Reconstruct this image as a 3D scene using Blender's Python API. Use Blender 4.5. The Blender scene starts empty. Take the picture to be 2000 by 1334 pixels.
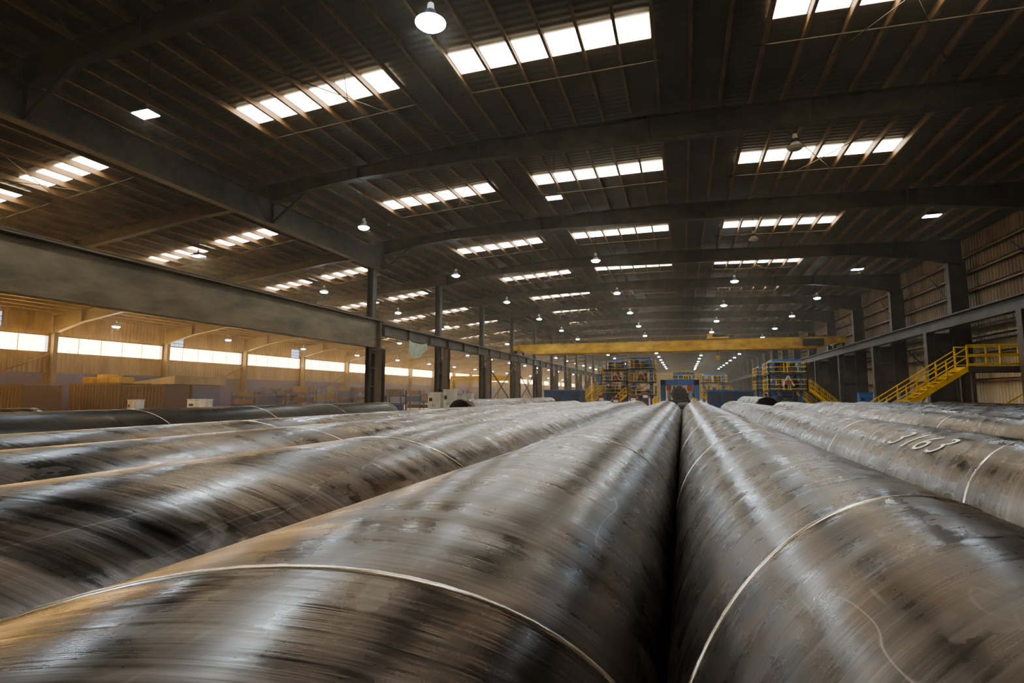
import bpy, math, random, bmesh
from mathutils import Vector, Matrix
random.seed(4)
scene=bpy.context.scene
ZC=1.9; R=0.70; BAY=10.3; PS=1.07
Y0=-16.0; Y1=262.0; XL=-50.0; XR=18.0; XC=-18.8
HAZE=0.0013; HAZE_L=0.0042

# ---------------------------------------------------------------- materials
def newmat(name):
    m=bpy.data.materials.new(name); m.use_nodes=True
    nt=m.node_tree; b=nt.nodes['Principled BSDF']
    return m,nt,b
def N(nt,t,**kw):
    n=nt.nodes.new(t)
    for k,v in kw.items(): setattr(n,k,v)
    return n
def ramp(nt,src,stops):
    r=N(nt,'ShaderNodeValToRGB'); e=r.color_ramp.elements
    while len(e)<len(stops): e.new(0.5)
    for i,(p,c) in enumerate(stops):
        e[i].position=p; e[i].color=(c,c,c,1) if not isinstance(c,tuple) else (*c,1)
    nt.links.new(src,r.inputs[0]); return r
def noisy(name,c1,c2,scale=2.0,rough=0.6,metal=0.0,stretch=(1,1,1),bump=0.1,c3=None):
    m,nt,b=newmat(name)
    tc=N(nt,'ShaderNodeTexCoord'); mp=N(nt,'ShaderNodeMapping')
    mp.inputs['Scale'].default_value=stretch
    nt.links.new(tc.outputs['Object'],mp.inputs[0])
    no=N(nt,'ShaderNodeTexNoise'); no.inputs['Scale'].default_value=scale
    no.inputs['Detail'].default_value=6; no.inputs['Roughness'].default_value=0.65
    nt.links.new(mp.outputs[0],no.inputs['Vector'])
    st=[(0.35,c1),(0.62,c2)]
    if c3: st.append((0.75,c3))
    r=ramp(nt,no.outputs['Fac'],st)
    nt.links.new(r.outputs[0],b.inputs['Base Color'])
    b.inputs['Roughness'].default_value=rough; b.inputs['Metallic'].default_value=metal
    if bump>0:
        bp=N(nt,'ShaderNodeBump'); bp.inputs['Strength'].default_value=bump; bp.inputs['Distance'].default_value=0.02
        nt.links.new(no.outputs['Fac'],bp.inputs['Height']); nt.links.new(bp.outputs[0],b.inputs['Normal'])
    return m
def emis(name,col,s):
    m,nt,b=newmat(name)
    b.inputs['Base Color'].default_value=(*col,1)
    b.inputs['Emission Color'].default_value=(*col,1); b.inputs['Emission Strength'].default_value=s
    return m

M={}
M['steel']=noisy('steel_structure',(0.048,0.040,0.030),(0.088,0.072,0.052),1.2,0.6,0.1)
M['girder']=noisy('rusty_girder',(0.10,0.082,0.052),(0.19,0.155,0.098),0.9,0.5,0.3,(1,0.5,1.5),0.25,(0.26,0.13,0.05))
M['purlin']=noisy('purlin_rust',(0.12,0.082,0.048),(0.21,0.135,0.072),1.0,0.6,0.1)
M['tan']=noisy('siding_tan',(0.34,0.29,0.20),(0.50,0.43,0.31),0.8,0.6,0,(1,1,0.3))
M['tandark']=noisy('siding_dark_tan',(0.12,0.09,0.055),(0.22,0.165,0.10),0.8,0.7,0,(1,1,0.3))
M['tanglow']=noisy('siding_tan_glow_tint',(0.26,0.165,0.075),(0.42,0.28,0.13),0.8,0.7,0,(1,1,0.3))  # tan siding with the orange glow around the clerestory mixed into its colour
M['blue']=noisy('blue_paint',(0.02,0.08,0.24),(0.03,0.13,0.36),1.5,0.45)
M['bluewall']=noisy('blue_wall',(0.006,0.025,0.085),(0.010,0.045,0.13),0.4,0.6)
M['yellow']=noisy('yellow_paint',(0.50,0.30,0.02),(0.72,0.47,0.03),2.0,0.45,0,(1,1,1),0.05)
M['craney']=noisy('crane_yellow',(0.24,0.125,0.012),(0.47,0.28,0.02),0.8,0.45,0,(1,1,2),0.05)
M['red']=noisy('red_paint',(0.22,0.03,0.02),(0.36,0.05,0.03),1.0,0.6)
M['darkred']=noisy('container_oxide',(0.030,0.014,0.012),(0.055,0.022,0.018),1.0,0.7)
M['white']=noisy('cabinet_white',(0.4,0.4,0.37),(0.55,0.55,0.5),2,0.5)
M['dark']=noisy('machine_dark',(0.02,0.022,0.025),(0.05,0.05,0.055),2,0.5,0.4)
M['tarp']=noisy('tarp_green',(0.25,0.29,0.22),(0.36,0.40,0.31),2,0.8)
M['wood']=noisy('skid_wood',(0.10,0.07,0.04),(0.17,0.11,0.06),6,0.8,0,(1,8,1))
M['sky']=emis('skylight_fibreglass',(1.0,0.85,0.62),12)
M['strip']=emis('clerestory_glazing',(1.0,0.58,0.18),20)
M['lamp']=emis('lamp_lens',(0.78,0.91,1.0),220)
M['blueglow']=emis('blue_window_glass',(0.35,0.55,0.9),1.5)
M['chalk']=noisy('chalk',(0.7,0.7,0.68),(0.88,0.88,0.86),30,0.9)
M['floor']=noisy('concrete_floor',(0.08,0.07,0.055),(0.15,0.125,0.095),0.5,0.4,0,(1,1,1),0.05)

def deck_mat():
    m,nt,b=newmat('roof_deck')
    tc=N(nt,'ShaderNodeTexCoord'); sep=N(nt,'ShaderNodeSeparateXYZ'); nt.links.new(tc.outputs['Object'],sep.inputs[0])
    mu=N(nt,'ShaderNodeMath',operation='MULTIPLY'); mu.inputs[1].default_value=2*math.pi/0.30
    nt.links.new(sep.outputs['Y'],mu.inputs[0])
    si=N(nt,'ShaderNodeMath',operation='SINE'); nt.links.new(mu.outputs[0],si.inputs[0])
    bp=N(nt,'ShaderNodeBump'); bp.inputs['Strength'].default_value=0.2; bp.inputs['Distance'].default_value=0.03
    nt.links.new(si.outputs[0],bp.inputs['Height']); nt.links.new(bp.outputs[0],b.inputs['Normal'])
    no=N(nt,'ShaderNodeTexNoise'); no.inputs['Scale'].default_value=0.5; no.inputs['Detail'].default_value=5
    nt.links.new(tc.outputs['Object'],no.inputs['Vector'])
    r=ramp(nt,no.outputs['Fac'],[(0.3,(0.050,0.042,0.030)),(0.7,(0.095,0.078,0.056))])
    nt.links.new(r.outputs[0],b.inputs['Base Color']); b.inputs['Roughness'].default_value=0.6
    return m
M['deck']=deck_mat()

def pipe_mat(name,dark=1.0,metal=0.72,rbase=0.29,spec=0.4,ringh=1.0):
    m,nt,b=newmat(name); L=nt.links.new
    tc=N(nt,'ShaderNodeTexCoord'); oi=N(nt,'ShaderNodeObjectInfo')
    off=N(nt,'ShaderNodeVectorMath',operation='SCALE'); off.inputs[0].default_value=(37,53,71); L(oi.outputs['Random'],off.inputs['Scale'])
    def vec(src,scale):
        mp=N(nt,'ShaderNodeMapping'); mp.inputs['Scale'].default_value=scale
        ad=N(nt,'ShaderNodeVectorMath',operation='ADD'); L(src,mp.inputs[0]); L(mp.outputs[0],ad.inputs[0]); L(off.outputs[0],ad.inputs[1]); return ad.outputs[0]
    def noise(v,sc,det=5,ro=0.6,dist=0):
        n=N(nt,'ShaderNodeTexNoise'); n.inputs['Scale'].default_value=sc; n.inputs['Detail'].default_value=det
        n.inputs['Roughness'].default_value=ro; n.inputs['Distortion'].default_value=dist; L(v,n.inputs['Vector']); return n.outputs['Fac']
    def math_(op,a,bv,clamp=False):
        n=N(nt,'ShaderNodeMath',operation=op); n.use_clamp=clamp
        for i,x in enumerate((a,bv)):
            if isinstance(x,(int,float)): n.inputs[i].default_value=x
            else: L(x,n.inputs[i])
        return n.outputs[0]
    uv=tc.outputs['UV']; ob=tc.outputs['Object']
    streak=noise(vec(uv,(7,0.45,1)),1.0,5,0.62)
    band=noise(vec(uv,(2.2,0.10,1)),1.0,1,0.4)
    ring=noise(vec(uv,(3.2,0.22,1)),1.0,1,0.4)
    fine=noise(vec(uv,(42,1.4,1)),1.0,3,0.6)
    longs=noise(vec(ob,(9,0.8,9)),1.0,4,0.6)
    blot=noise(vec(ob,(1.2,0.8,1.2)),2.2,6,0.55,0.4)
    blot2=noise(vec(ob,(1.6,0.6,1.6)),1.9,6,0.58,0.6)
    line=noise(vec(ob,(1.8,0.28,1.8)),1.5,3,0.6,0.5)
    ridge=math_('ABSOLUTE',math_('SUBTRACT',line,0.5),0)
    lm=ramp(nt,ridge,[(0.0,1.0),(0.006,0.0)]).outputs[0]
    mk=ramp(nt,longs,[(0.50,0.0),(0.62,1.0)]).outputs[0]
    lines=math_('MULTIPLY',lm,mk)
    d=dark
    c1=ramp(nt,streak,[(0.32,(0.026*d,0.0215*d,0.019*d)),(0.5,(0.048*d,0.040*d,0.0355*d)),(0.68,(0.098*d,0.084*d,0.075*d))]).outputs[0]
    def mix(f,a,c,bt='MIX'):
        n=N(nt,'ShaderNodeMixRGB',blend_type=bt)
        if isinstance(f,(int,float)): n.inputs[0].default_value=f
        else: L(f,n.inputs[0])
        for i,x in ((1,a),(2,c)):
            if isinstance(x,tuple): n.inputs[i].default_value=(*x,1)
            else: L(x,n.inputs[i])
        return n.outputs[0]
    bandm=ramp(nt,band,[(0.44,0.72),(0.455,1.0),(0.54,1.0),(0.55,1.35)]).outputs[0]
    col=mix(1.0,c1,bandm,'MULTIPLY')
    bm=ramp(nt,blot,[(0.55,0.0),(0.565,0.5)]).outputs[0]
    col=mix(bm,col,(0.115*d,0.105*d,0.098*d))
    rm=ramp(nt,blot2,[(0.60,0.0),(0.63,0.5)]).outputs[0]
    col=mix(rm,col,(0.095*d,0.058*d,0.038*d))
    dm=ramp(nt,blot2,[(0.35,0.4),(0.37,0.0)]).outputs[0]
    col=mix(dm,col,(0.03*d,0.026*d,0.023*d))
    fm=ramp(nt,fine,[(0.35,0.7),(0.65,1.25)]).outputs[0]
    col=mix(1.0,col,fm,'MULTIPLY')
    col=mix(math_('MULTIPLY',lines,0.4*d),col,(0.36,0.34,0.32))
    L(col,b.inputs['Base Color'])
    b.inputs['Metallic'].default_value=metal
    b.inputs['Specular IOR Level'].default_value=spec
    ro=math_('ADD',math_('MULTIPLY',math_('SUBTRACT',streak,0.5),0.4),math_('MULTIPLY',bm,0.12))
    ro=math_('ADD',ro,math_('MULTIPLY',math_('SUBTRACT',longs,0.5),0.3))
    ro=math_('ADD',ro,math_('MULTIPLY',math_('SUBTRACT',fine,0.5),0.2))
    ro=math_('ADD',ro,rbase)
    ro=math_('MAXIMUM',ro,0.17)
    L(ro,b.inputs['Roughness'])
    h=math_('ADD',math_('MULTIPLY',streak,0.55),math_('MULTIPLY',fine,0.06))
    h=math_('ADD',h,math_('MULTIPLY',longs,0.1))
    h=math_('ADD',h,math_('MULTIPLY',ring,1.8*ringh))
    bp=N(nt,'ShaderNodeBump'); bp.inputs['Strength'].default_value=0.6; bp.inputs['Distance'].default_value=0.013
    L(h,bp.inputs['Height']); L(bp.outputs[0],b.inputs['Normal'])
    return m
M['pipe']=pipe_mat('mill_scale_steel',1.0)
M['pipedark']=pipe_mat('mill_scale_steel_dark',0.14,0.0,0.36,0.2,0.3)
m,nt,b=newmat('weld_bead'); b.inputs['Base Color'].default_value=(0.55,0.51,0.46,1); b.inputs['Metallic'].default_value=0.85; b.inputs['Roughness'].default_value=0.25; M['weld']=m
m,nt,b=newmat('pipe_bore'); b.inputs['Base Color'].default_value=(0.03,0.026,0.022,1); b.inputs['Roughness'].default_value=0.7; M['bore']=m

# ---------------------------------------------------------------- mesh builder
class MB:
    def __init__(s): s.v=[];s.f=[];s.mi=[];s.mats=[]
    def mat(s,k):
        if k not in s.mats: s.mats.append(k)
        return s.mats.index(k)
    def hexa(s,p,k):
        n=len(s.v); s.v+= [tuple(q) for q in p]; i=s.mat(k)
        for f in ((0,3,2,1),(4,5,6,7),(0,1,5,4),(1,2,6,5),(2,3,7,6),(3,0,4,7)):
            s.f.append(tuple(n+j for j in f)); s.mi.append(i)
    def box(s,x0,x1,y0,y1,z0,z1,k):
        s.hexa([(x0,y0,z0),(x1,y0,z0),(x1,y1,z0),(x0,y1,z0),(x0,y0,z1),(x1,y0,z1),(x1,y1,z1),(x0,y1,z1)],k)
    def bar(s,a,b,w,h,k,up=(0,0,1)):
        a=Vector(a);b=Vector(b);d=(b-a).normalized();u=Vector(up)
        if abs(d.dot(u))>0.99:u=Vector((0,1,0))
        r=d.cross(u).normalized();u=r.cross(d)
        r*=w/2;u*=h/2
        s.hexa([a-r-u,a+r-u,b+r-u,b-r-u,a-r+u,a+r+u,b+r+u,b-r+u],k)
    def cyl(s,a,b,r1,r2,k,n=12,caps=True):
        a=Vector(a);b=Vector(b);d=(b-a).normalized();u=Vector((0,0,1)) if abs(d.z)<0.9 else Vector((0,1,0))
        e=d.cross(u).normalized();g=d.cross(e);m=len(s.v);i=s.mat(k)
        for q,r in((a,r1),(b,r2)):
            for j in range(n):
                t=2*math.pi*j/n; s.v.append(tuple(q+e*math.cos(t)*r+g*math.sin(t)*r))
        for j in range(n):
            j2=(j+1)%n; s.f.append((m+j,m+j2,m+n+j2,m+n+j)); s.mi.append(i)
        if caps:
            s.f.append(tuple(m+n-1-j for j in range(n)));s.mi.append(i)
            s.f.append(tuple(m+n+j for j in range(n)));s.mi.append(i)
    def ibeam(s,a,b,h,w,k,up=(0,0,1),tw=0.02,tf=0.03):
        a=Vector(a);b=Vector(b);u=Vector(up).normalized()
        s.bar(a,b,tw,h-2*tf,k,up)
        o=u*(h/2-tf/2)
        s.bar(a+o,b+o,w,tf,k,up); s.bar(a-o,b-o,w,tf,k,up)
    def obj(s,name,smooth=False,parent=None):
        me=bpy.data.meshes.new(name); me.from_pydata(s.v,[],s.f)
        for k in s.mats: me.materials.append(M[k])
        me.polygons.foreach_set('material_index',s.mi)
        if smooth: me.polygons.foreach_set('use_smooth',[True]*len(me.polygons))
        me.update(); o=bpy.data.objects.new(name,me); scene.collection.objects.link(o)
        if parent: o.parent=parent
        return o
def interp(pts,x):
    for (a,za),(b,zb) in zip(pts,pts[1:]):
        if a<=x<=b: return za+(zb-za)*(x-a)/(b-a)
    return pts[0][1] if x<pts[0][0] else pts[-1][1]
ROOF=[(-50.6,6.74),(-18.8,10.4),(-8,11.0),(-1,11.0),(18.6,10.2)]
def zr(x): return interp(ROOF,x)+ZC
BOT=[(-50,5.0),(-46.5,5.9),(-32,8.0),(-23,9.0),(-18.8,9.2),(-16.3,9.65),(-13.9,9.85),(-8,9.95),(4.6,9.6),(11,9.45),(15.0,8.9),(17.4,8.3)]
def zb(x): return interp(BOT,x)+ZC

# ---------------------------------------------------------------- shell
b=MB(); b.box(-51,19,Y0-1,Y1+1,-0.3,0,'floor'); b.obj('floor')
b=MB()
for (xa,_),(xb,_) in zip(ROOF,ROOF[1:]):
    za,zb_=zr(xa),zr(xb)
    b.hexa([(xa,Y0,za),(xb,Y0,zb_),(xb,Y1,zb_),(xa,Y1,za),(xa,Y0,za+.1),(xb,Y0,zb_+.1),(xb,Y1,zb_+.1),(xa,Y1,za+.1)],'deck')
b.obj('ceiling')
def corr(b,x,sgn,z0,z1,k,ya=Y0,yb=Y1,pitch=0.35,d=0.05):
    y=ya; pr=[]
    while y<yb:
        pr+= [(0,y),(0,y+pitch*.35),(d,y+pitch*.5),(d,y+pitch*.85)]; y+=pitch
    n=len(b.v);i=b.mat(k)
    for dd,yy in pr: b.v.append((x+sgn*dd,yy,z0)); b.v.append((x+sgn*dd,yy,z1))
    for j in range(len(pr)-1):
        b.f.append((n+2*j,n+2*j+2,n+2*j+3,n+2*j+1)); b.mi.append(i)
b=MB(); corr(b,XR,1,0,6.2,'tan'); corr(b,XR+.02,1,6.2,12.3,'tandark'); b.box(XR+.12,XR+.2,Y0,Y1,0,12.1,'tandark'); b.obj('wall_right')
b=MB()
b.box(XL-.4,XL-.3,Y0,Y1,0,3.7,'bluewall'); corr(b,XL-.3,-1,3.7,5.4,'tandark'); corr(b,XL-.3,-1,6.75,8.8,'tanglow')
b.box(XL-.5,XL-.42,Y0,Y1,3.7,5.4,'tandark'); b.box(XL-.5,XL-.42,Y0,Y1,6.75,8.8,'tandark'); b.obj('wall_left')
b=MB(); b.box(XL-.5,XR+.2,Y0-.3,Y0,0,12.8,'tandark'); b.obj('wall_back')
b=MB(); b.box(XL-.5,XR+.2,Y1,Y1+.3,0,12.8,'tan'); b.obj('wall_far')
# clerestory
b=MB()
k=-1
while k*BAY<Y1-BAY:
    ya=k*BAY+.35; yb=(k+1)*BAY-.35
    b.box(XL-.34,XL-.30,ya,yb,5.4,6.75,'strip')
    for j in range(1,5):
        yy=ya+(yb-ya)*j/5; b.box(XL-.29,XL-.25,yy-.03,yy+.03,5.4,6.75,'tandark')
    k+=1
b.box(XL-.3,XL-.2,Y0,Y1,5.3,5.42,'tandark'); b.box(XL-.3,XL-.2,Y0,Y1,6.72,6.85,'tandark')
b.obj('window_1')
b=MB()
for (yy,z) in ((26,8.0),(42,7.6),(60,7.6)):
    for i in range(3):
        for j in range(3): b.box(XL-.26,XL-.22,yy+i*.5,yy+i*.5+.4,z-j*.4,z-j*.4+.3,'blueglow')
b.obj('window_2')

# purlins
b=MB(); k=-40
while True:
    x=-7+k*PS; k+=1
    if x<-49.5: continue
    if x>17.6: break
    z=zr(x)-.01
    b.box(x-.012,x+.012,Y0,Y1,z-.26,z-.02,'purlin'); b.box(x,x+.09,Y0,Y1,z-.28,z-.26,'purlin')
b.obj('roof_purlins')
# skylights
b=MB(); br=MB()
groups=[(-8,6),(0,6),(9,6),(-19,4),(-24,4),(-31,4)]
k=-1
while (k+1)*BAY<Y1:
    ya=k*BAY+4.75; yb=ya+1.12
    for (g,n) in groups:
        for j in range(n):
            x0=-7+(g+j)*PS+.05; x1=x0+PS-.1
            z0=zr(x0)-.02;z1=zr(x1)-.02
            b.hexa([(x0,ya,z0-.02),(x1,ya,z1-.02),(x1,yb,z1-.02),(x0,yb,z0-.02),(x0,ya,z0),(x1,ya,z1),(x1,yb,z1),(x0,yb,z0)],'sky')
        xa=-7+g*PS-.3; xb=-7+(g+n)*PS+.3
        br.bar((xa,yb+.75,zr(xa)-.32),(xb,yb+.75,zr(xb)-.32),.03,.04,'steel')
    k+=1
b.obj('skylights'); br.obj('purlin_sag_rods')

# frames
def rafters():
    b=MB(); k=-1
    xs=sorted(set([p[0] for p in BOT]+[-8,-1,-40,17.4,-50]))
    while k*BAY<Y1-2:
        y=k*BAY
        for xa,xb in zip(xs,xs[1:]):
            ta,tb=zr(xa)-.3,zr(xb)-.3; ba,bb=zb(xa),zb(xb)
            t=.01;w=.17
            b.hexa([(xa,y-t,ba),(xb,y-t,bb),(xb,y+t,bb),(xa,y+t,ba),(xa,y-t,ta),(xb,y-t,tb),(xb,y+t,tb),(xa,y+t,ta)],'steel')
            b.hexa([(xa,y-w,ba-.03),(xb,y-w,bb-.03),(xb,y+w,bb-.03),(xa,y+w,ba-.03),(xa,y-w,ba),(xb,y-w,bb),(xb,y+w,bb),(xa,y+w,ba)],'steel')
            b.hexa([(xa,y-w,ta-.03),(xb,y-w,tb-.03),(xb,y+w,tb-.03),(xa,y+w,ta-.03),(xa,y-w,ta),(xb,y-w,tb),(xb,y+w,tb),(xa,y+w,ta)],'steel')
        for x in (-46.5,-32,-18.8,-13.9,-8,-1,4.6,11):
            b.box(x-.02,x+.02,y-.2,y+.2,zb(x)-.05,zr(x)-.3,'steel')
        for x in (-16,-11.3,-4.9,1.5,7.9,13.5):
            for sgn in(-1,1): b.bar((x,y+sgn*.1,zb(x)),(x,y+sgn*.9,zr(x)-.3),.04,.04,'steel')
        k+=1
    b.obj('roof_rafters')
rafters()

# left column line
b=MB()
ys=[0.0]+[30.8+BAY*i for i in range(23)]
for y in ys:
    top=4.8 if y<31 else 5.68
    b.ibeam((XC,y,0),(XC,y,top),.45,.5,'steel',(0,1,0),.03,.04)
    b.ibeam((XC-.75,y,0),(XC-.75,y,zb(XC-.75)),.45,.45,'steel',(1,0,0),.03,.03)
    for z in (1.2,2.4,3.6,4.6): b.box(XC-.75,XC,y-.2,y+.2,z-.05,z+.05,'steel')
    b.box(XC-.62,XC-.1,y-.015,y+.015,0,4.75,'steel')
    b.box(XC-1.1,XC+.35,y-.35,y+.35,0,.04,'steel')
b.obj('columns_left_line')
b=MB()
for i in (2,3,6,7,11,12):
    ya=30.8+BAY*i; yb=ya+BAY
    for (p,q) in((0.2,5.3),(5.3,.2)): b.bar((XC-.4,ya,p),(XC-.4,yb,q),.09,.09,'steel')
b.obj('column_cross_bracing')
b=MB()
b.ibeam((XC,-.5,2.95+.9+ZC),(XC,30.9,2.95+.9+ZC),1.8,.5,'girder',(0,0,1),.03,.045)
for y in (0,30.4): b.box(XC-.24,XC+.24,y-.015,y+.015,2.99+ZC,4.7+ZC,'girder')
b.cyl((XC,-.5,4.83+ZC),(XC,30.9,4.83+ZC),.05,.05,'steel',6)
b.obj('crane_runway_girder')
b=MB()
b.ibeam((XC,30.95,4.2+ZC),(XC,Y1-8,4.2+ZC),.75,.4,'steel')
b.bar((XC,30.95,4.63+ZC),(XC,Y1-8,4.63+ZC),.07,.1,'steel')
for i in range(60):
    y=31+i*3.4
    if y<Y1-9: b.box(XC-.19,XC+.19,y-.01,y+.01,3.85+ZC,4.55+ZC,'steel')
b.obj('crane_runway_beam_left')
b=MB()
b.ibeam((XC,-12,8.75+ZC),(XC,30.8,8.75+ZC),1.25,.4,'steel',(0,0,1),.03,.05)
for y in (0,10.3,20.6,30.8):
    b.box(XC-.2,XC+.2,y-.02,y+.02,8.15+ZC,9.35+ZC,'steel')
    b.ibeam((XC,y,9.3+ZC),(XC,y,10.05+ZC),.35,.35,'steel',(0,1,0))
    b.bar((XC+.1,y,8.2+ZC),(XC+2.2,y,zb(XC+2.2)+.05),.12,.12,'steel')
    b.bar((XC-.1,y,8.2+ZC),(XC-2.0,y,zb(XC-2.)+.05),.12,.12,'steel')
b.obj('roof_jack_beam')

b=MB(); k=-1
while k*BAY<Y1-5:
    y=k*BAY
    b.ibeam((XL+.15,y,0),(XL+.15,y,zb(XL)+.1),.7,.35,'steel',(1,0,0),.03,.03)
    b.box(XL-.24,XL+.54,y-.2,y+.2,0,1.2,'red')
    if k%2==0:
        b.bar((XL+.15,y+.2,.3),(XL+.15,y+BAY-.2,5.2),.1,.1,'steel')
    k+=1
b.obj('columns_left_wall')

b=MB(); k=-1; 
while k*BAY<Y1-5:
    y=k*BAY
    b.ibeam((17.0,y,0),(17.0,y,zb(17.0)+.05),.95,.5,'steel',(1,0,0),.03,.04)
    b.ibeam((15.3,y,0),(15.3,y,3.95+ZC),.5,.45,'steel',(1,0,0),.03,.035)
    b.box(15.5,16.6,y-.015,y+.015,0,3.9+ZC,'steel')
    for z in (1.5,3,4.4,5.6): b.box(15.3,16.9,y-.18,y+.18,z-.05,z+.05,'steel')
    b.box(14.9,17.5,y-.35,y+.35,0,.05,'steel')
    k+=1
b.obj('columns_right_wall')
b=MB()
b.ibeam((15.3,Y0+1,4.3+ZC),(15.3,Y1-8,4.3+ZC),.7,.42,'steel')
b.bar((15.3,Y0+1,4.7+ZC),(15.3,Y1-8,4.7+ZC),.07,.1,'steel')
b.box(15.55,16.5,Y0+1,Y1-8,4.55+ZC,4.6+ZC,'steel')
b.obj('crane_runway_beam_right')
b=MB()
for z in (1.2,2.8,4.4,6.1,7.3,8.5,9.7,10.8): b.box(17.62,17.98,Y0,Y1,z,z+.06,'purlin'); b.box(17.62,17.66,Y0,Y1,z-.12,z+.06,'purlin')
b.obj('wall_girts')
b=MB()
for k in range(2,16):
    y=k*BAY
    if k%2==0:
        b.bar((17.55,y+.2,.3),(17.55,y+BAY-.2,5.4),.06,.1,'steel'); b.bar((17.55,y+.2,5.4),(17.55,y+BAY-.2,.3),.06,.1,'steel')
    b.bar((17.55,y+.2,6.3),(17.55,y+BAY*.5,10.3),.05,.05,'steel')
b.obj('wall_cross_bracing')
b=MB()
for k in (1,2,4,6,8):
    y=k*BAY
    for xa,xb in ((3,9),(-30,-23),(-14,-8)):
        b.bar((xa,y,zr(xa)-.42),(xb,y+BAY,zr(xb)-.42),.025,.025,'steel'); b.bar((xb,y,zr(xb)-.42),(xa,y+BAY,zr(xa)-.42),.025,.025,'steel')
b.obj('roof_rod_bracing')

# ---------------------------------------------------------------- pipes
def pipe(x,ya,yb,zc,r,seamy,mat='pipe',pitch=4.6*R,seg=128,ny=60,name='steel_pipe'):
    L=yb-ya;verts=[];faces=[];mi=[]
    for j in range(ny+1):
        y=ya+L*j/ny
        for i in range(seg+1):
            t=-math.pi/2+2*math.pi*i/seg
            verts.append((r*math.cos(t),y,r*math.sin(t)))
    W=seg+1
    for j in range(ny):
        for i in range(seg):
            faces.append((j*W+i,(j+1)*W+i,(j+1)*W+i+1,j*W+i+1)); mi.append(0)
    n=len(verts); ri=r-.025
    for y in(ya,yb):
        for i in range(seg+1):
            t=-math.pi/2+2*math.pi*i/seg; verts.append((ri*math.cos(t),y,ri*math.sin(t)))
    for i in range(seg):
        faces.append((n+i,n+i+1,n+W+i+1,n+W+i)); mi.append(1)
        faces.append((i,i+1,n+i+1,n+i)); mi.append(0)
        q=ny*W; faces.append((q+i+1,q+i,n+W+i,n+W+i+1)); mi.append(0)
    me=bpy.data.meshes.new(name); me.from_pydata(verts,[],faces)
    me.materials.append(M[mat]); me.materials.append(M['bore']); me.polygons.foreach_set('material_index',mi)
    me.polygons.foreach_set('use_smooth',[True]*len(faces))
    uvl=me.uv_layers.new(name='UVMap')
    data=[0.0]*(2*len(me.loops))
    vi=[0]*len(me.loops); me.loops.foreach_get('vertex_index',vi)
    for l,v in enumerate(vi):
        idx=v if v<n else (v-n)
        i=idx%W; t=2*math.pi*i/seg; y=verts[v][1]
        data[2*l]=y+pitch*t/(2*math.pi); data[2*l+1]=t*r
    uvl.data.foreach_set('uv',data); me.update()
    o=bpy.data.objects.new(name,me); o.location=(x,0,zc); scene.collection.objects.link(o)
    wb=MB(); i0=wb.mat('weld'); w=.011
    tt=math.pi/2+2*math.pi*(seamy-ya)/pitch; tend=math.pi/2-2*math.pi*(yb-seamy)/pitch
    steps=max(8,int(abs(tt-tend)/(2*math.pi)*72))
    for s in range(steps+1):
        t=tt+(tend-tt)*s/steps; y=ya+(yb-ya)*s/steps
        for (dy,dr) in((-w,0.0),(-w*.5,.0045),(w*.5,.0045),(w,0.0)):
            wb.v.append(((r+dr)*math.cos(t),min(max(y+dy,ya),yb),(r+dr)*math.sin(t)))
    for s in range(steps):
        for c in range(3):
            a=s*4+c; wb.f.append((a,a+1,a+5,a+4)); wb.mi.append(i0)
    wb.obj('weld_bead',True,parent=o)
    return o
zc=ZC-1.445*R
near=[(-1.125,1.13),(0.875,2.8),(-3.14,0.4),(3.15,1.9)]
for x,s in near: pipe(x*R,-3.0,27.0,zc,R,s*R,seg=192,ny=90)
for i,x in enumerate((-5.18,-7.25)): pipe(x*R,-2.0,26.5-i*.6,zc,R,(1.5+i*1.3)*R)
for i,x in enumerate((6.0,8.3,10.5,12.7,15.0)): pipe(x*R,-1.0,26.0+i*.4,zc,R,(1.0+i*1.7)*R)
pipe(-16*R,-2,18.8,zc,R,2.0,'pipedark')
pipe(-20.5*R,-2,8.6,zc,R,2.0)
pipe(-12.6,29.5,52,zc,R,31,'pipe',ny=20,seg=64)
pipe(5.4,40,54,zc+.06,R+.06,41,'pipe',ny=20,seg=64)
b=MB()
for y in (0.5,7,13.5,20,24.6): b.box(-17.2,11.8,y-.1,y+.1,0,.18,'wood')
for y in (32.5,40.5,49): b.box(-14.0,-11.2,y-.1,y+.1,0,.18,'wood')
for y in (42.8,48,52): b.box(4.2,6.6,y-.1,y+.1,0,.18,'wood')
b.obj('pipe_support_skids')

# chalk number on pipe
cu=bpy.data.curves.new('chalk_number','FONT'); cu.body='3163'; cu.size=.34; cu.space_character=1.25; cu.offset=-.004
to=bpy.data.objects.new('chalk_tmp',cu); scene.collection.objects.link(to)
bpy.context.view_layer.update()
me=bpy.data.meshes.new_from_object(to); bpy.data.objects.remove(to)
bm=bmesh.new(); bm.from_mesh(me); bmesh.ops.subdivide_edges(bm,edges=bm.edges[:],cuts=2,use_grid_fill=True); bm.to_mesh(me); bm.free()
cx=3.15*R; rr=R+.006
for v in me.vertices:
    th=math.radians(127)-v.co.y/rr; yy=5.9-v.co.x*1.25-v.co.y*.2
    v.co=Vector((cx+rr*math.cos(th),yy,zc+rr*math.sin(th)))
me.materials.append(M['chalk'])
o=bpy.data.objects.new('chalk_number',me); scene.collection.objects.link(o)

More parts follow.
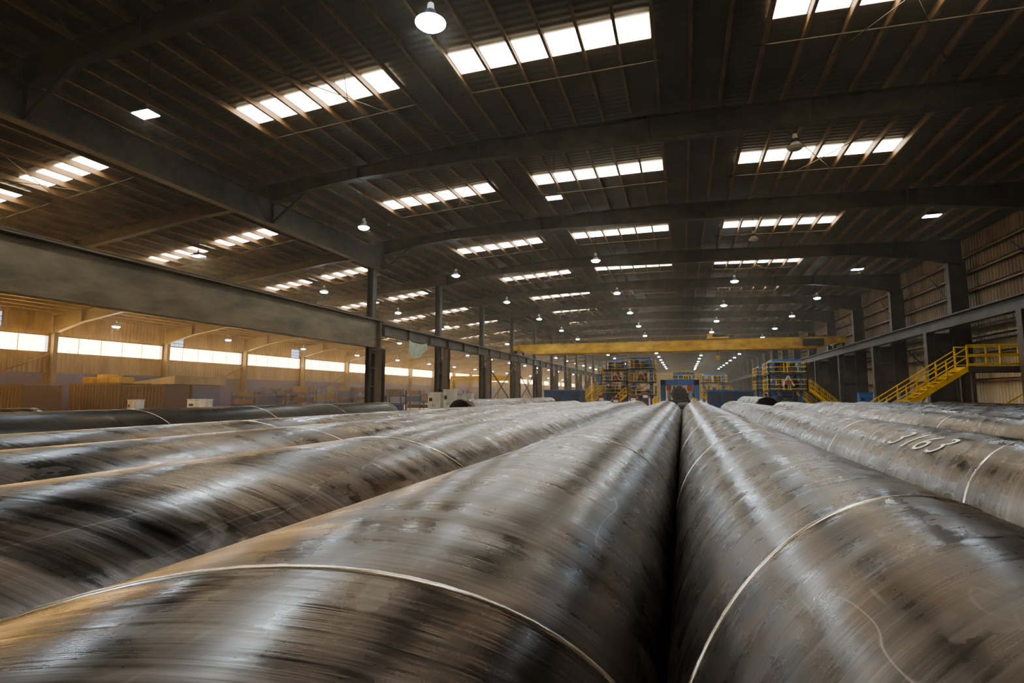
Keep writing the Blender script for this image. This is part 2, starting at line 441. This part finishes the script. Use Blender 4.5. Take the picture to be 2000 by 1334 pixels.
# ---------------------------------------------------------------- lamps
def lamp_mesh(rod,on=True,flat=False,big=False):
    b=MB()
    b.cyl((0,0,.35),(0,0,rod),.012,.012,'steel',6)
    if flat:
        b.box(-.34,.34,-.22,.22,.0,.07,'dark'); b.box(-.32,.32,-.2,.2,-.012,0,'lamp')
        b.box(-.2,.2,-.12,.12,.07,.16,'dark'); b.cyl((0,0,.16),(0,0,.36),.05,.03,'dark',8)
    else:
        s=1.25 if big else 1.0
        b.cyl((0,0,.3),(0,0,.48),.09,.07,'white',12); b.cyl((0,0,.18),(0,0,.3),.14,.12,'dark',12)
        b.cyl((0,0,0),(0,0,.18),.27*s,.12,'white',20,False)
        for i in range(8):
            t=i*math.pi/4; b.box(.11*math.cos(t)-.008,.11*math.cos(t)+.008,.11*math.sin(t)-.008,.11*math.sin(t)+.008,.18,.3,'white')
        b.cyl((0,0,-.07),(0,0,.01),.2*s,.28*s,'lamp' if on else 'white',20)
    me=b.obj('tmp').data; o=bpy.data.objects['tmp']; bpy.data.objects.remove(o); return me
bell={}
def put(x,y,z,flat=False,on=True,big=False):
    rod=round(zr(x)-z-.04,2); key=(rod,flat,on,big)
    if key not in bell: bell[key]=lamp_mesh(rod,on,flat,big)
    o=bpy.data.objects.new('high_bay_lamp',bell[key]); o.location=(x,y,z); scene.collection.objects.link(o)
ST=11.65
for i in range(16):
    put(-15.2,11.4+i*ST,8.4+ZC,flat=(i==0))
    put(-5.3 if i==0 else -5.1,10.5+i*ST,8.5+ZC,flat=(i==1),big=(i==0))
    put(3.95,20+i*ST,8.5+ZC,on=(i not in (0,1)))
    if i: put(11.6,18.3+i*ST,8.5+ZC,flat=(i<3))
    put(-25,22.2+i*ST*.93,7.5+ZC,flat=(i==0))
    put(-35,27+i*ST,6.6+ZC)
    put(-45,32.5+i*ST,5.6+ZC)
put(3.95,20-ST,8.5+ZC); put(-5.1,10.4-ST,8.5+ZC)

# ---------------------------------------------------------------- crane
def crane(name,xa,xb,y,z):
    b=MB()
    for dy in(-.9,.9):
        h=1.15
        prof=[(xa+.2,.5),(xa+2.2,0.0),(xb-2.2,0.0),(xb-.2,.5)]
        for (p,zp),(q,zq) in zip(prof,prof[1:]):
            b.hexa([(p,y+dy-.22,z+zp),(q,y+dy-.22,z+zq),(q,y+dy+.22,z+zq),(p,y+dy+.22,z+zp),(p,y+dy-.22,z+h),(q,y+dy-.22,z+h),(q,y+dy+.22,z+h),(p,y+dy+.22,z+h)],'craney')
        b.box(xa+.5,xb-.5,y+dy-.03,y+dy+.03,z+h,z+h+.07,'steel')
        b.box(xa+.2,xb-.2,y+dy-.3,y+dy+.3,z+h-.03,z+h,'craney')
        for i in range(18):
            x=xa+2.5+i*(xb-xa-5)/17; b.box(x-.02,x+.02,y+dy-.24,y+dy+.24,z,z+h,'craney')
    for x in(xa,xb):
        b.box(x-.25,x+.25,y-2.0,y+2.0,z+.4,z+.95,'craney')
        for dy in(-1.6,1.6): b.cyl((x-.1,y+dy,z+.33),(x+.1,y+dy,z+.33),.28,.28,'dark',16)
    tx=xa+(xb-xa)*.66
    b.box(tx-1.1,tx+1.1,y-1.2,y+1.2,z+1.22,z+1.4,'craney'); b.cyl((tx-.7,y,z+1.65),(tx+.7,y,z+1.65),.3,.3,'dark',14)
    b.box(tx-1.0,tx-.5,y-.5,y+.5,z+1.4,z+1.85,'craney')
    b.cyl((tx,y,z-.6),(tx,y,z+1.4),.03,.03,'dark',6); b.box(tx-.2,tx+.2,y-.12,y+.12,z-1.0,z-.5,'craney')
    for i in range(int((xb-xa)/1.8)):
        x=xa+1+i*1.8; b.box(x-.02,x+.02,y+1.5,y+1.54,z+.9,z+1.9,'craney')
    b.box(xa+1,xb-1,y+1.5,y+1.54,z+1.86,z+1.9,'craney'); b.box(xa+1,xb-1,y+1.1,y+1.55,z+.86,z+.9,'craney')
    b.box(xb-3.5,xb-1.6,y-1.5,y-1.13,z+.3,z+.9,'dark')
    return b.obj(name)
crane('overhead_crane',XC,15.3,62.5,4.72+ZC)
def gantry(x0,x1,y,z):
    b=MB()
    b.box(x0,x1,y-.3,y+.3,z-.8,z,'craney')
    for x in (x0+.3,x1-.3):
        for s in(-1,1):
            b.bar((x,y+s*.2,z-.5),(x,y+s*1.8,.3),.3,.3,'craney'); b.cyl((x-.1,y+s*1.7,.2),(x+.1,y+s*1.7,.2),.2,.2,'dark',12)
        b.box(x-.2,x+.2,y-2.2,y+2.2,.15,.5,'craney')
    b.box((x0+x1)/2-.5,(x0+x1)/2+.5,y-.5,y+.5,z-1.2,z-.8,'craney')
    b.obj('gantry_crane')
gantry(-33,-22.6,74,4.6)

# ---------------------------------------------------------------- machinery
def railing(b,pts,h=1.05,k='yellow',t=.03):
    for a,c in zip(pts,pts[1:]):
        a=Vector(a);c=Vector(c);L=(c-a).length;n=max(1,int(L/1.2))
        for i in range(n+1):
            p=a.lerp(c,i/n); b.bar(p,p+Vector((0,0,h)),t*1.6,t*1.6,k)
        for hh in(h,h*.55,.12): b.bar(a+Vector((0,0,hh)),c+Vector((0,0,hh)),t*1.6,t*1.6,k)
def stairs(b,top,bot,w,k='yellow',n=14):
    top=Vector(top);bot=Vector(bot);d=(bot-top);hd=Vector((d.x,d.y,0)).normalized();s=Vector((-hd.y,hd.x,0))*w/2
    for q in(-1,1):
        b.bar(top+s*q,bot+s*q,.05,.25,k)
        for i in range(6):
            p=top.lerp(bot,i/5)+s*q; b.bar(p,p+Vector((0,0,1.0)),.05,.05,k)
        for hh in (.55,1.0): b.bar(top+s*q+Vector((0,0,hh)),bot+s*q+Vector((0,0,hh)),.05,.05,k)
    for i in range(n):
        p=top.lerp(bot,(i+.5)/n); b.bar(p-s,p+s,.26,.04,k)
def tower(name,x,y,w,d,hs,side=-1):
    rnd=random.Random(int(x*10)+77)
    b=MB(); H=hs[-1]
    for dx in(0,w):
        for dy in(0,d): b.box(x+dx-.12,x+dx+.12,y+dy-.12,y+dy+.12,0,H+1.2,'blue')
    for h in hs:
        b.box(x-.5,x+w+.5,y-.6,y+d+.6,h-.12,h,'dark')
        railing(b,[(x-.5,y+d+.6,h),(x-.5,y-.6,h),(x+w+.5,y-.6,h),(x+w+.5,y+d+.6,h)],k='yellow',t=.04)
        for i in range(5):
            xx=x+rnd.uniform(-.3,w-.3); ww=rnd.uniform(.2,.7); b.box(xx,xx+ww,y+.2,y+1.2,h,h+rnd.uniform(.5,1.4),rnd.choice(['dark','blue','steel','red','dark','yellow']))
        for i in range(3):
            xx=x+rnd.uniform(0,w); b.cyl((xx,y-.2,h),(xx,y-.2,h+rnd.uniform(.6,1.3)),.07,.07,rnd.choice(['white','dark','yellow']),8)
        b.cyl((x+w*.2,y+.1,h+.3),(x+w*.8,y+.1,h+.3),.16,.16,'steel',12)
    b.box(x-.1,x+w+.1,y-.1,y+.1,H+1.1,H+1.35,'blue')
    b.box(x-.1,x+w+.1,y+d-.1,y+d+.1,H+1.1,H+1.35,'blue')
    for xx in (x,x+w): b.box(xx-.1,xx+.1,y,y+d,H+1.1,H+1.35,'blue')
    zprev=0
    for h in hs:
        b.bar((x,y-.02,zprev+.1),(x+w,y-.02,h-.1),.07,.07,'blue'); b.bar((x+w,y-.05,zprev+.1),(x,y-.05,h-.1),.07,.07,'blue'); zprev=h
    b.box(x+w*.2,x+w*.8,y+.3,y+d-.3,0,hs[0]*.75,'dark'); b.box(x+w*.3,x+w*.7,y+.2,y+d-.4,hs[0]*.75,hs[0]*.95,'blue')
    b.cyl((x+w*.5,y-.1,hs[0]*.4),(x+w*.5,y+.3,hs[0]*.4),.6,.6,'steel',20)
    b.cyl((x+w*.3,y+.8,H),(x+w*.3,y+.8,H+1.4),.3,.22,'blue',14); b.box(x+w*.5,x+w*.85,y+.5,y+1.4,H,H+.9,'dark')
    b.bar((x+w*.5-.5,y-.66,H-1.3),(x+w*.5,y-.66,H-.3),.14,.03,'white',(0,1,0)); b.bar((x+w*.5+.5,y-.66,H-1.3),(x+w*.5,y-.66,H-.3),.14,.03,'white',(0,1,0)); b.box(x+w*.5-.3,x+w*.5+.3,y-.7,y-.67,H-1.1,H-.8,'red')
    lx=x+w+.62 if side<0 else x-.62
    for q in(-.18,.18): b.box(lx+q-.02,lx+q+.02,y+1,y+1.04,0,H+1,'yellow')
    for i in range(int((H+1)/.3)): b.box(lx-.18,lx+.18,y+1,y+1.03,.2+i*.3,.24+i*.3,'yellow')
    xs=x-.6 if side<0 else x+w+.6
    stairs(b,(xs,y-1.1,hs[0]),(xs+side*hs[0]*1.1,y-1.1,0),.8)
    return b.obj(name)
tower('pipe_mill_tower',-9.2,69,2.2,3,(2.0,3.6,5.0))
tower('pipe_mill_tower',-5.9,67,2.2,3,(1.8,3.4,5.0),side=-1)
tower('pipe_mill_stand',-1.2,76,2.6,3,(2.0,3.4),side=1)
tower('pipe_mill_stand',8.6,59,2.4,3,(2.3,4.0),side=1)
tower('pipe_mill_stand',10.0,80,3,3,(2.6,4.4),side=1)
tower('pipe_mill_stand',3.2,92,3,3,(2.2,3.8),side=1)
tower('pipe_mill_tower',-12.5,84,2.6,3,(2.6,5.0))
b=MB()
b.box(2.6,7.2,63,66,0,2.2,'bluewall'); b.box(2.5,7.3,62.9,66.1,2.2,2.35,'blue')
for x in(2.9,4.3): b.box(x,x+1.0,62.96,63,1.15,1.95,'dark'); 
b.box(6.0,6.8,62.95,63,0.1,2.0,'dark'); b.obj('control_booth')
b=MB()
b.box(-15.2,-10.9,60,62.5,0.0,2.3,'bluewall'); b.box(-15.3,-10.8,59.9,62.6,2.3,2.4,'blue'); b.box(-14.5,-13.2,59.96,60,.9,1.7,'dark'); b.box(-11.9,-11.2,59.96,60,0,1.9,'dark')
b.obj('control_booth')
b=MB()
for i in range(7):
    y=52+i*2.2
    b.box(-2.8,1.2,y-.15,y+.15,0,.5,'blue'); b.cyl((-2.2,y,.75),(-1.1,y,.75),.25,.18,'dark',12); b.cyl((-.6,y,.75),(.5,y,.75),.18,.25,'dark',12)
    for x in(-2.7,1.1): b.box(x-.06,x+.06,y-.1,y+.1,.5,1.5,'yellow')
b.box(-2.9,-2.7,52,66,0,.5,'blue'); b.box(1.1,1.3,52,66,0,.5,'blue')
b.box(-2.76,-2.68,52,66,1.4,1.5,'yellow'); b.box(1.04,1.12,52,66,1.4,1.5,'yellow')
b.obj('roller_conveyor')
b=MB()
for x in(-2.4,1.6): b.box(x-.3,x+.3,70,70.8,0,3.6,'blue')
b.box(-2.7,1.9,70,70.8,3.0,3.7,'blue'); b.box(-1.8,.8,70.1,71.2,0,1.2,'dark')
b.cyl((-.5,70.0,1.9),(-.5,70.9,1.9),.95,.95,'steel',28); b.cyl((-.5,69.95,1.9),(-.5,70.0,1.9),.7,.7,'dark',28)
for x in(-1.7,.8): b.cyl((x,70.4,1.2),(x,70.4,3.0),.18,.18,'white',12); b.box(x-.3,x+.3,70,70.9,2.4,3.0,'red')
railing(b,[(-2.7,70.1,3.7),(1.9,70.1,3.7)],t=.04)
b.obj('pipe_forming_head')
for (x,y,h) in ((-7.2,58,1.3),(-5.4,58.2,1.5),(-9.0,60,1.5),(-4.4,62,1.8)):
    b=MB()
    b.box(x,x+.7,y,y+.5,0.08,h+.3,'red'); b.box(x+.06,x+.64,y-.02,y,.2,h+.2,'dark'); b.box(x+.1,x+.6,y-.03,y-.02,h-.3,h,'white'); b.box(x-.05,x+.75,y-.05,y+.55,0,.08,'dark')
    b.obj('tool_cabinet')

b=MB(); pz=1.36+ZC
b.box(13.4,17.4,32.0,33.3,pz-.05,pz,'steel'); b.box(13.4,17.4,31.95,32.05,pz-.28,pz,'steel'); b.box(13.4,17.4,33.25,33.35,pz-.28,pz,'steel'); b.box(13.35,13.45,32,33.3,pz-.28,pz,'yellow')
railing(b,[(13.4,32.0,pz),(17.4,32.0,pz)],t=.04); railing(b,[(13.4,33.3,pz),(17.4,33.3,pz)],t=.04)
stairs(b,(13.4,32.65,pz-.1),(9.0,32.65,0.15),1.2,n=16)
for x in(13.6,16.9):
    for y in(32.1,33.2): b.box(x-.08,x+.08,y-.08,y+.08,0,pz-.28,'steel')
b.bar((13.6,32.1,.6),(16.9,32.1,pz-.4),.06,.06,'yellow')
b.obj('access_stair_platform')

def container(name,x,y,w,d,h):
    b=MB(); b.box(x,x+w,y,y+d,.12,h,'darkred')
    n=int(w/.35)
    for i in range(n): b.box(x+.1+i*.35,x+.25+i*.35,y-.04,y,.25,h-.12,'darkred')
    for dx in(0,w):
        for dy in(0,d): b.box(x+dx-.08,x+dx+.08,y+dy-.08,y+dy+.08,0,h+.04,'darkred')
    b.box(x,x+w,y-.06,y,h-.12,h+.04,'darkred'); b.obj(name)
container('storage_container',-47.5,31,5.5,2.4,2.75)
container('storage_container',-41.5,31,4.0,2.4,2.6)
container('storage_container',-47.5,25,4.5,2.4,2.5)
b=MB()
for i,(x,h) in enumerate(((-46.8,.5),(-45.2,.7),(-43.9,.45))):
    b.box(x,x+1.2,31.4,32.6,2.795,2.795+h,'craney')
    for j in range(3): b.box(x-.02,x+1.22,31.38,32.62,2.85+j*.12,2.89+j*.12,'wood')
b.obj('stacked_crates')
def cabinet(x,y,w=1.2,h=1.7,k='white'):
    b=MB(); b.box(x,x+w,y,y+.6,.1,h,k); b.box(x-.03,x+w+.03,y-.03,y+.63,h,h+.05,k); b.box(x+.05,x+w-.05,y+.05,y+.55,0,.1,'dark')
    for i in range(2): b.box(x+.06+i*w/2,x+w/2-.04+i*w/2,y-.02,y,.2,h-.1,k); b.box(x+w/2-.12+i*.18,x+w/2-.09+i*.18,y-.04,y-.02,h*.5,h*.6,'dark')
    b.box(x+w*.1,x+w*.35,y-.03,y-.02,h*.7,h*.82,'dark'); b.obj('electrical_cabinet')
cabinet(-17.4,35,1.0,2.0); cabinet(-16.2,35,.8,2.2); cabinet(-15.2,36,.7,1.9)
cabinet(-34,30,1.7,1.5); cabinet(-34.5,26,.7,1.5)
cabinet(13,48,.9,2.0,'blue'); cabinet(12.6,38.5,.9,1.9,'blue')
def rack(x,y,w,d,h,seed):
    rnd=random.Random(seed); b=MB(); n=max(2,int(w/1.8))
    for i in range(n+1):
        for dy in(0,d): b.box(x+i*w/n-.05,x+i*w/n+.05,y+dy-.05,y+dy+.05,0,h,'bluewall')
    for z in (.15,h*.4,h*.75):
        b.box(x,x+w,y-.04,y+.04,z,z+.12,'bluewall'); b.box(x,x+w,y+d-.04,y+d+.04,z,z+.12,'bluewall'); b.box(x,x+w,y,y+d,z+.08,z+.12,'dark')
        for i in range(n):
            if rnd.random()<.8:
                hh=rnd.uniform(.3,.7); b.box(x+i*w/n+.2,x+(i+1)*w/n-.2,y+.1,y+d-.1,z+.12,z+.12+hh,rnd.choice(['dark','darkred','bluewall','steel','dark','wood']))
    b.obj('storage_rack')
rack(-44,47,7,1.2,2.6,1); rack(-36,50,8,1.2,2.2,2); rack(-45,58,9,1.2,2.8,3); rack(-34,62,8,1.2,2.4,4); rack(-40,40,5,1.2,2.2,6)
b=MB(); 
b.box(-48,-43.5,37,42,0,2.8,'bluewall')
b.hexa([(-48.3,36.7,2.8),(-43.2,36.7,2.8),(-43.2,42.4,2.8),(-48.3,42.4,2.8),(-48.3,36.7,3.0),(-43.2,36.7,3.55),(-43.2,42.4,3.55),(-48.3,42.4,3.0)],'tandark')
b.box(-44.9,-44.0,36.96,37,0,2.1,'dark'); b.box(-47,-45.6,36.96,37,1,2,'dark'); b.obj('site_office')
# tarp
b=MB()
nx=12;nz=8;mi=b.mat('tarp')
for j in range(nz+1):
    for i in range(nx+1):
        u=i/nx;w=j/nz
        z=5.75-(1-w)*(1.0+.75*math.sin(math.pi*u)*.6-.5*u)-.35*w*math.sin(math.pi*u)*.5
        b.v.append((XC+.3+.06*math.sin(u*14+w*2),34.0+u*2.9,z))
for j in range(nz):
    for i in range(nx):
        a=j*(nx+1)+i; b.f.append((a,a+1,a+nx+2,a+nx+1)); b.mi.append(mi)
b.obj('hanging_tarp',True)
b=MB()
for z in(3.2,3.5): b.cyl((17.5,Y0+1,z+ZC),(17.5,Y1-2,z+ZC),.06,.06,'steel',8)
b.obj('wall_conduits')

# dusty air
def air(key,dens,col,x0,x1):
    m=bpy.data.materials.new(key); m.use_nodes=True; nt=m.node_tree; nt.nodes.clear()
    o_=nt.nodes.new('ShaderNodeOutputMaterial'); v=nt.nodes.new('ShaderNodeVolumeScatter')
    v.inputs['Color'].default_value=(*col,1); v.inputs['Density'].default_value=dens; v.inputs['Anisotropy'].default_value=0.5
    nt.links.new(v.outputs[0],o_.inputs['Volume']); M[key]=m
    b=MB(); b.box(x0,x1,Y0-.05,Y1+.05,-.05,13.2,key); b.obj('dusty_air')
air('dusty_air_main',HAZE,(1,.92,.80),-22.0,XR+.15)
air('dusty_air_aisle',HAZE_L,(1,.80,.55),XL-.45,-22.01)

# ---------------------------------------------------------------- world / camera
w=bpy.data.worlds.new('World'); scene.world=w; w.use_nodes=True
nt=w.node_tree; bg=nt.nodes['Background']; sk=nt.nodes.new('ShaderNodeTexSky')
try: sk.sky_type='NISHITA'; sk.sun_disc=False; sk.sun_elevation=math.radians(25)
except Exception: pass
nt.links.new(sk.outputs[0],bg.inputs[0]); bg.inputs[1].default_value=0.3
try: scene.view_settings.look='AgX - Medium High Contrast'; scene.view_settings.exposure=0.2
except Exception as e: print('look',e)

cam=bpy.data.cameras.new('camera'); co=bpy.data.objects.new('camera',cam); scene.collection.objects.link(co); scene.camera=co
cam.sensor_width=36; cam.lens=36*1050/2000; cam.clip_start=.05; cam.clip_end=600
psi=math.radians(17.6); th=math.radians(5.6)
sp,cp,st,ct=math.sin(psi),math.cos(psi),math.sin(th),math.cos(th)
F=Vector((-sp*ct,cp*ct,st)); Rv=Vector((cp,sp,0)); U=Vector((sp*st,-cp*st,ct))
m=Matrix((( Rv.x,U.x,-F.x,0),(Rv.y,U.y,-F.y,0),(Rv.z,U.z,-F.z,ZC),(0,0,0,1)))
co.matrix_world=m
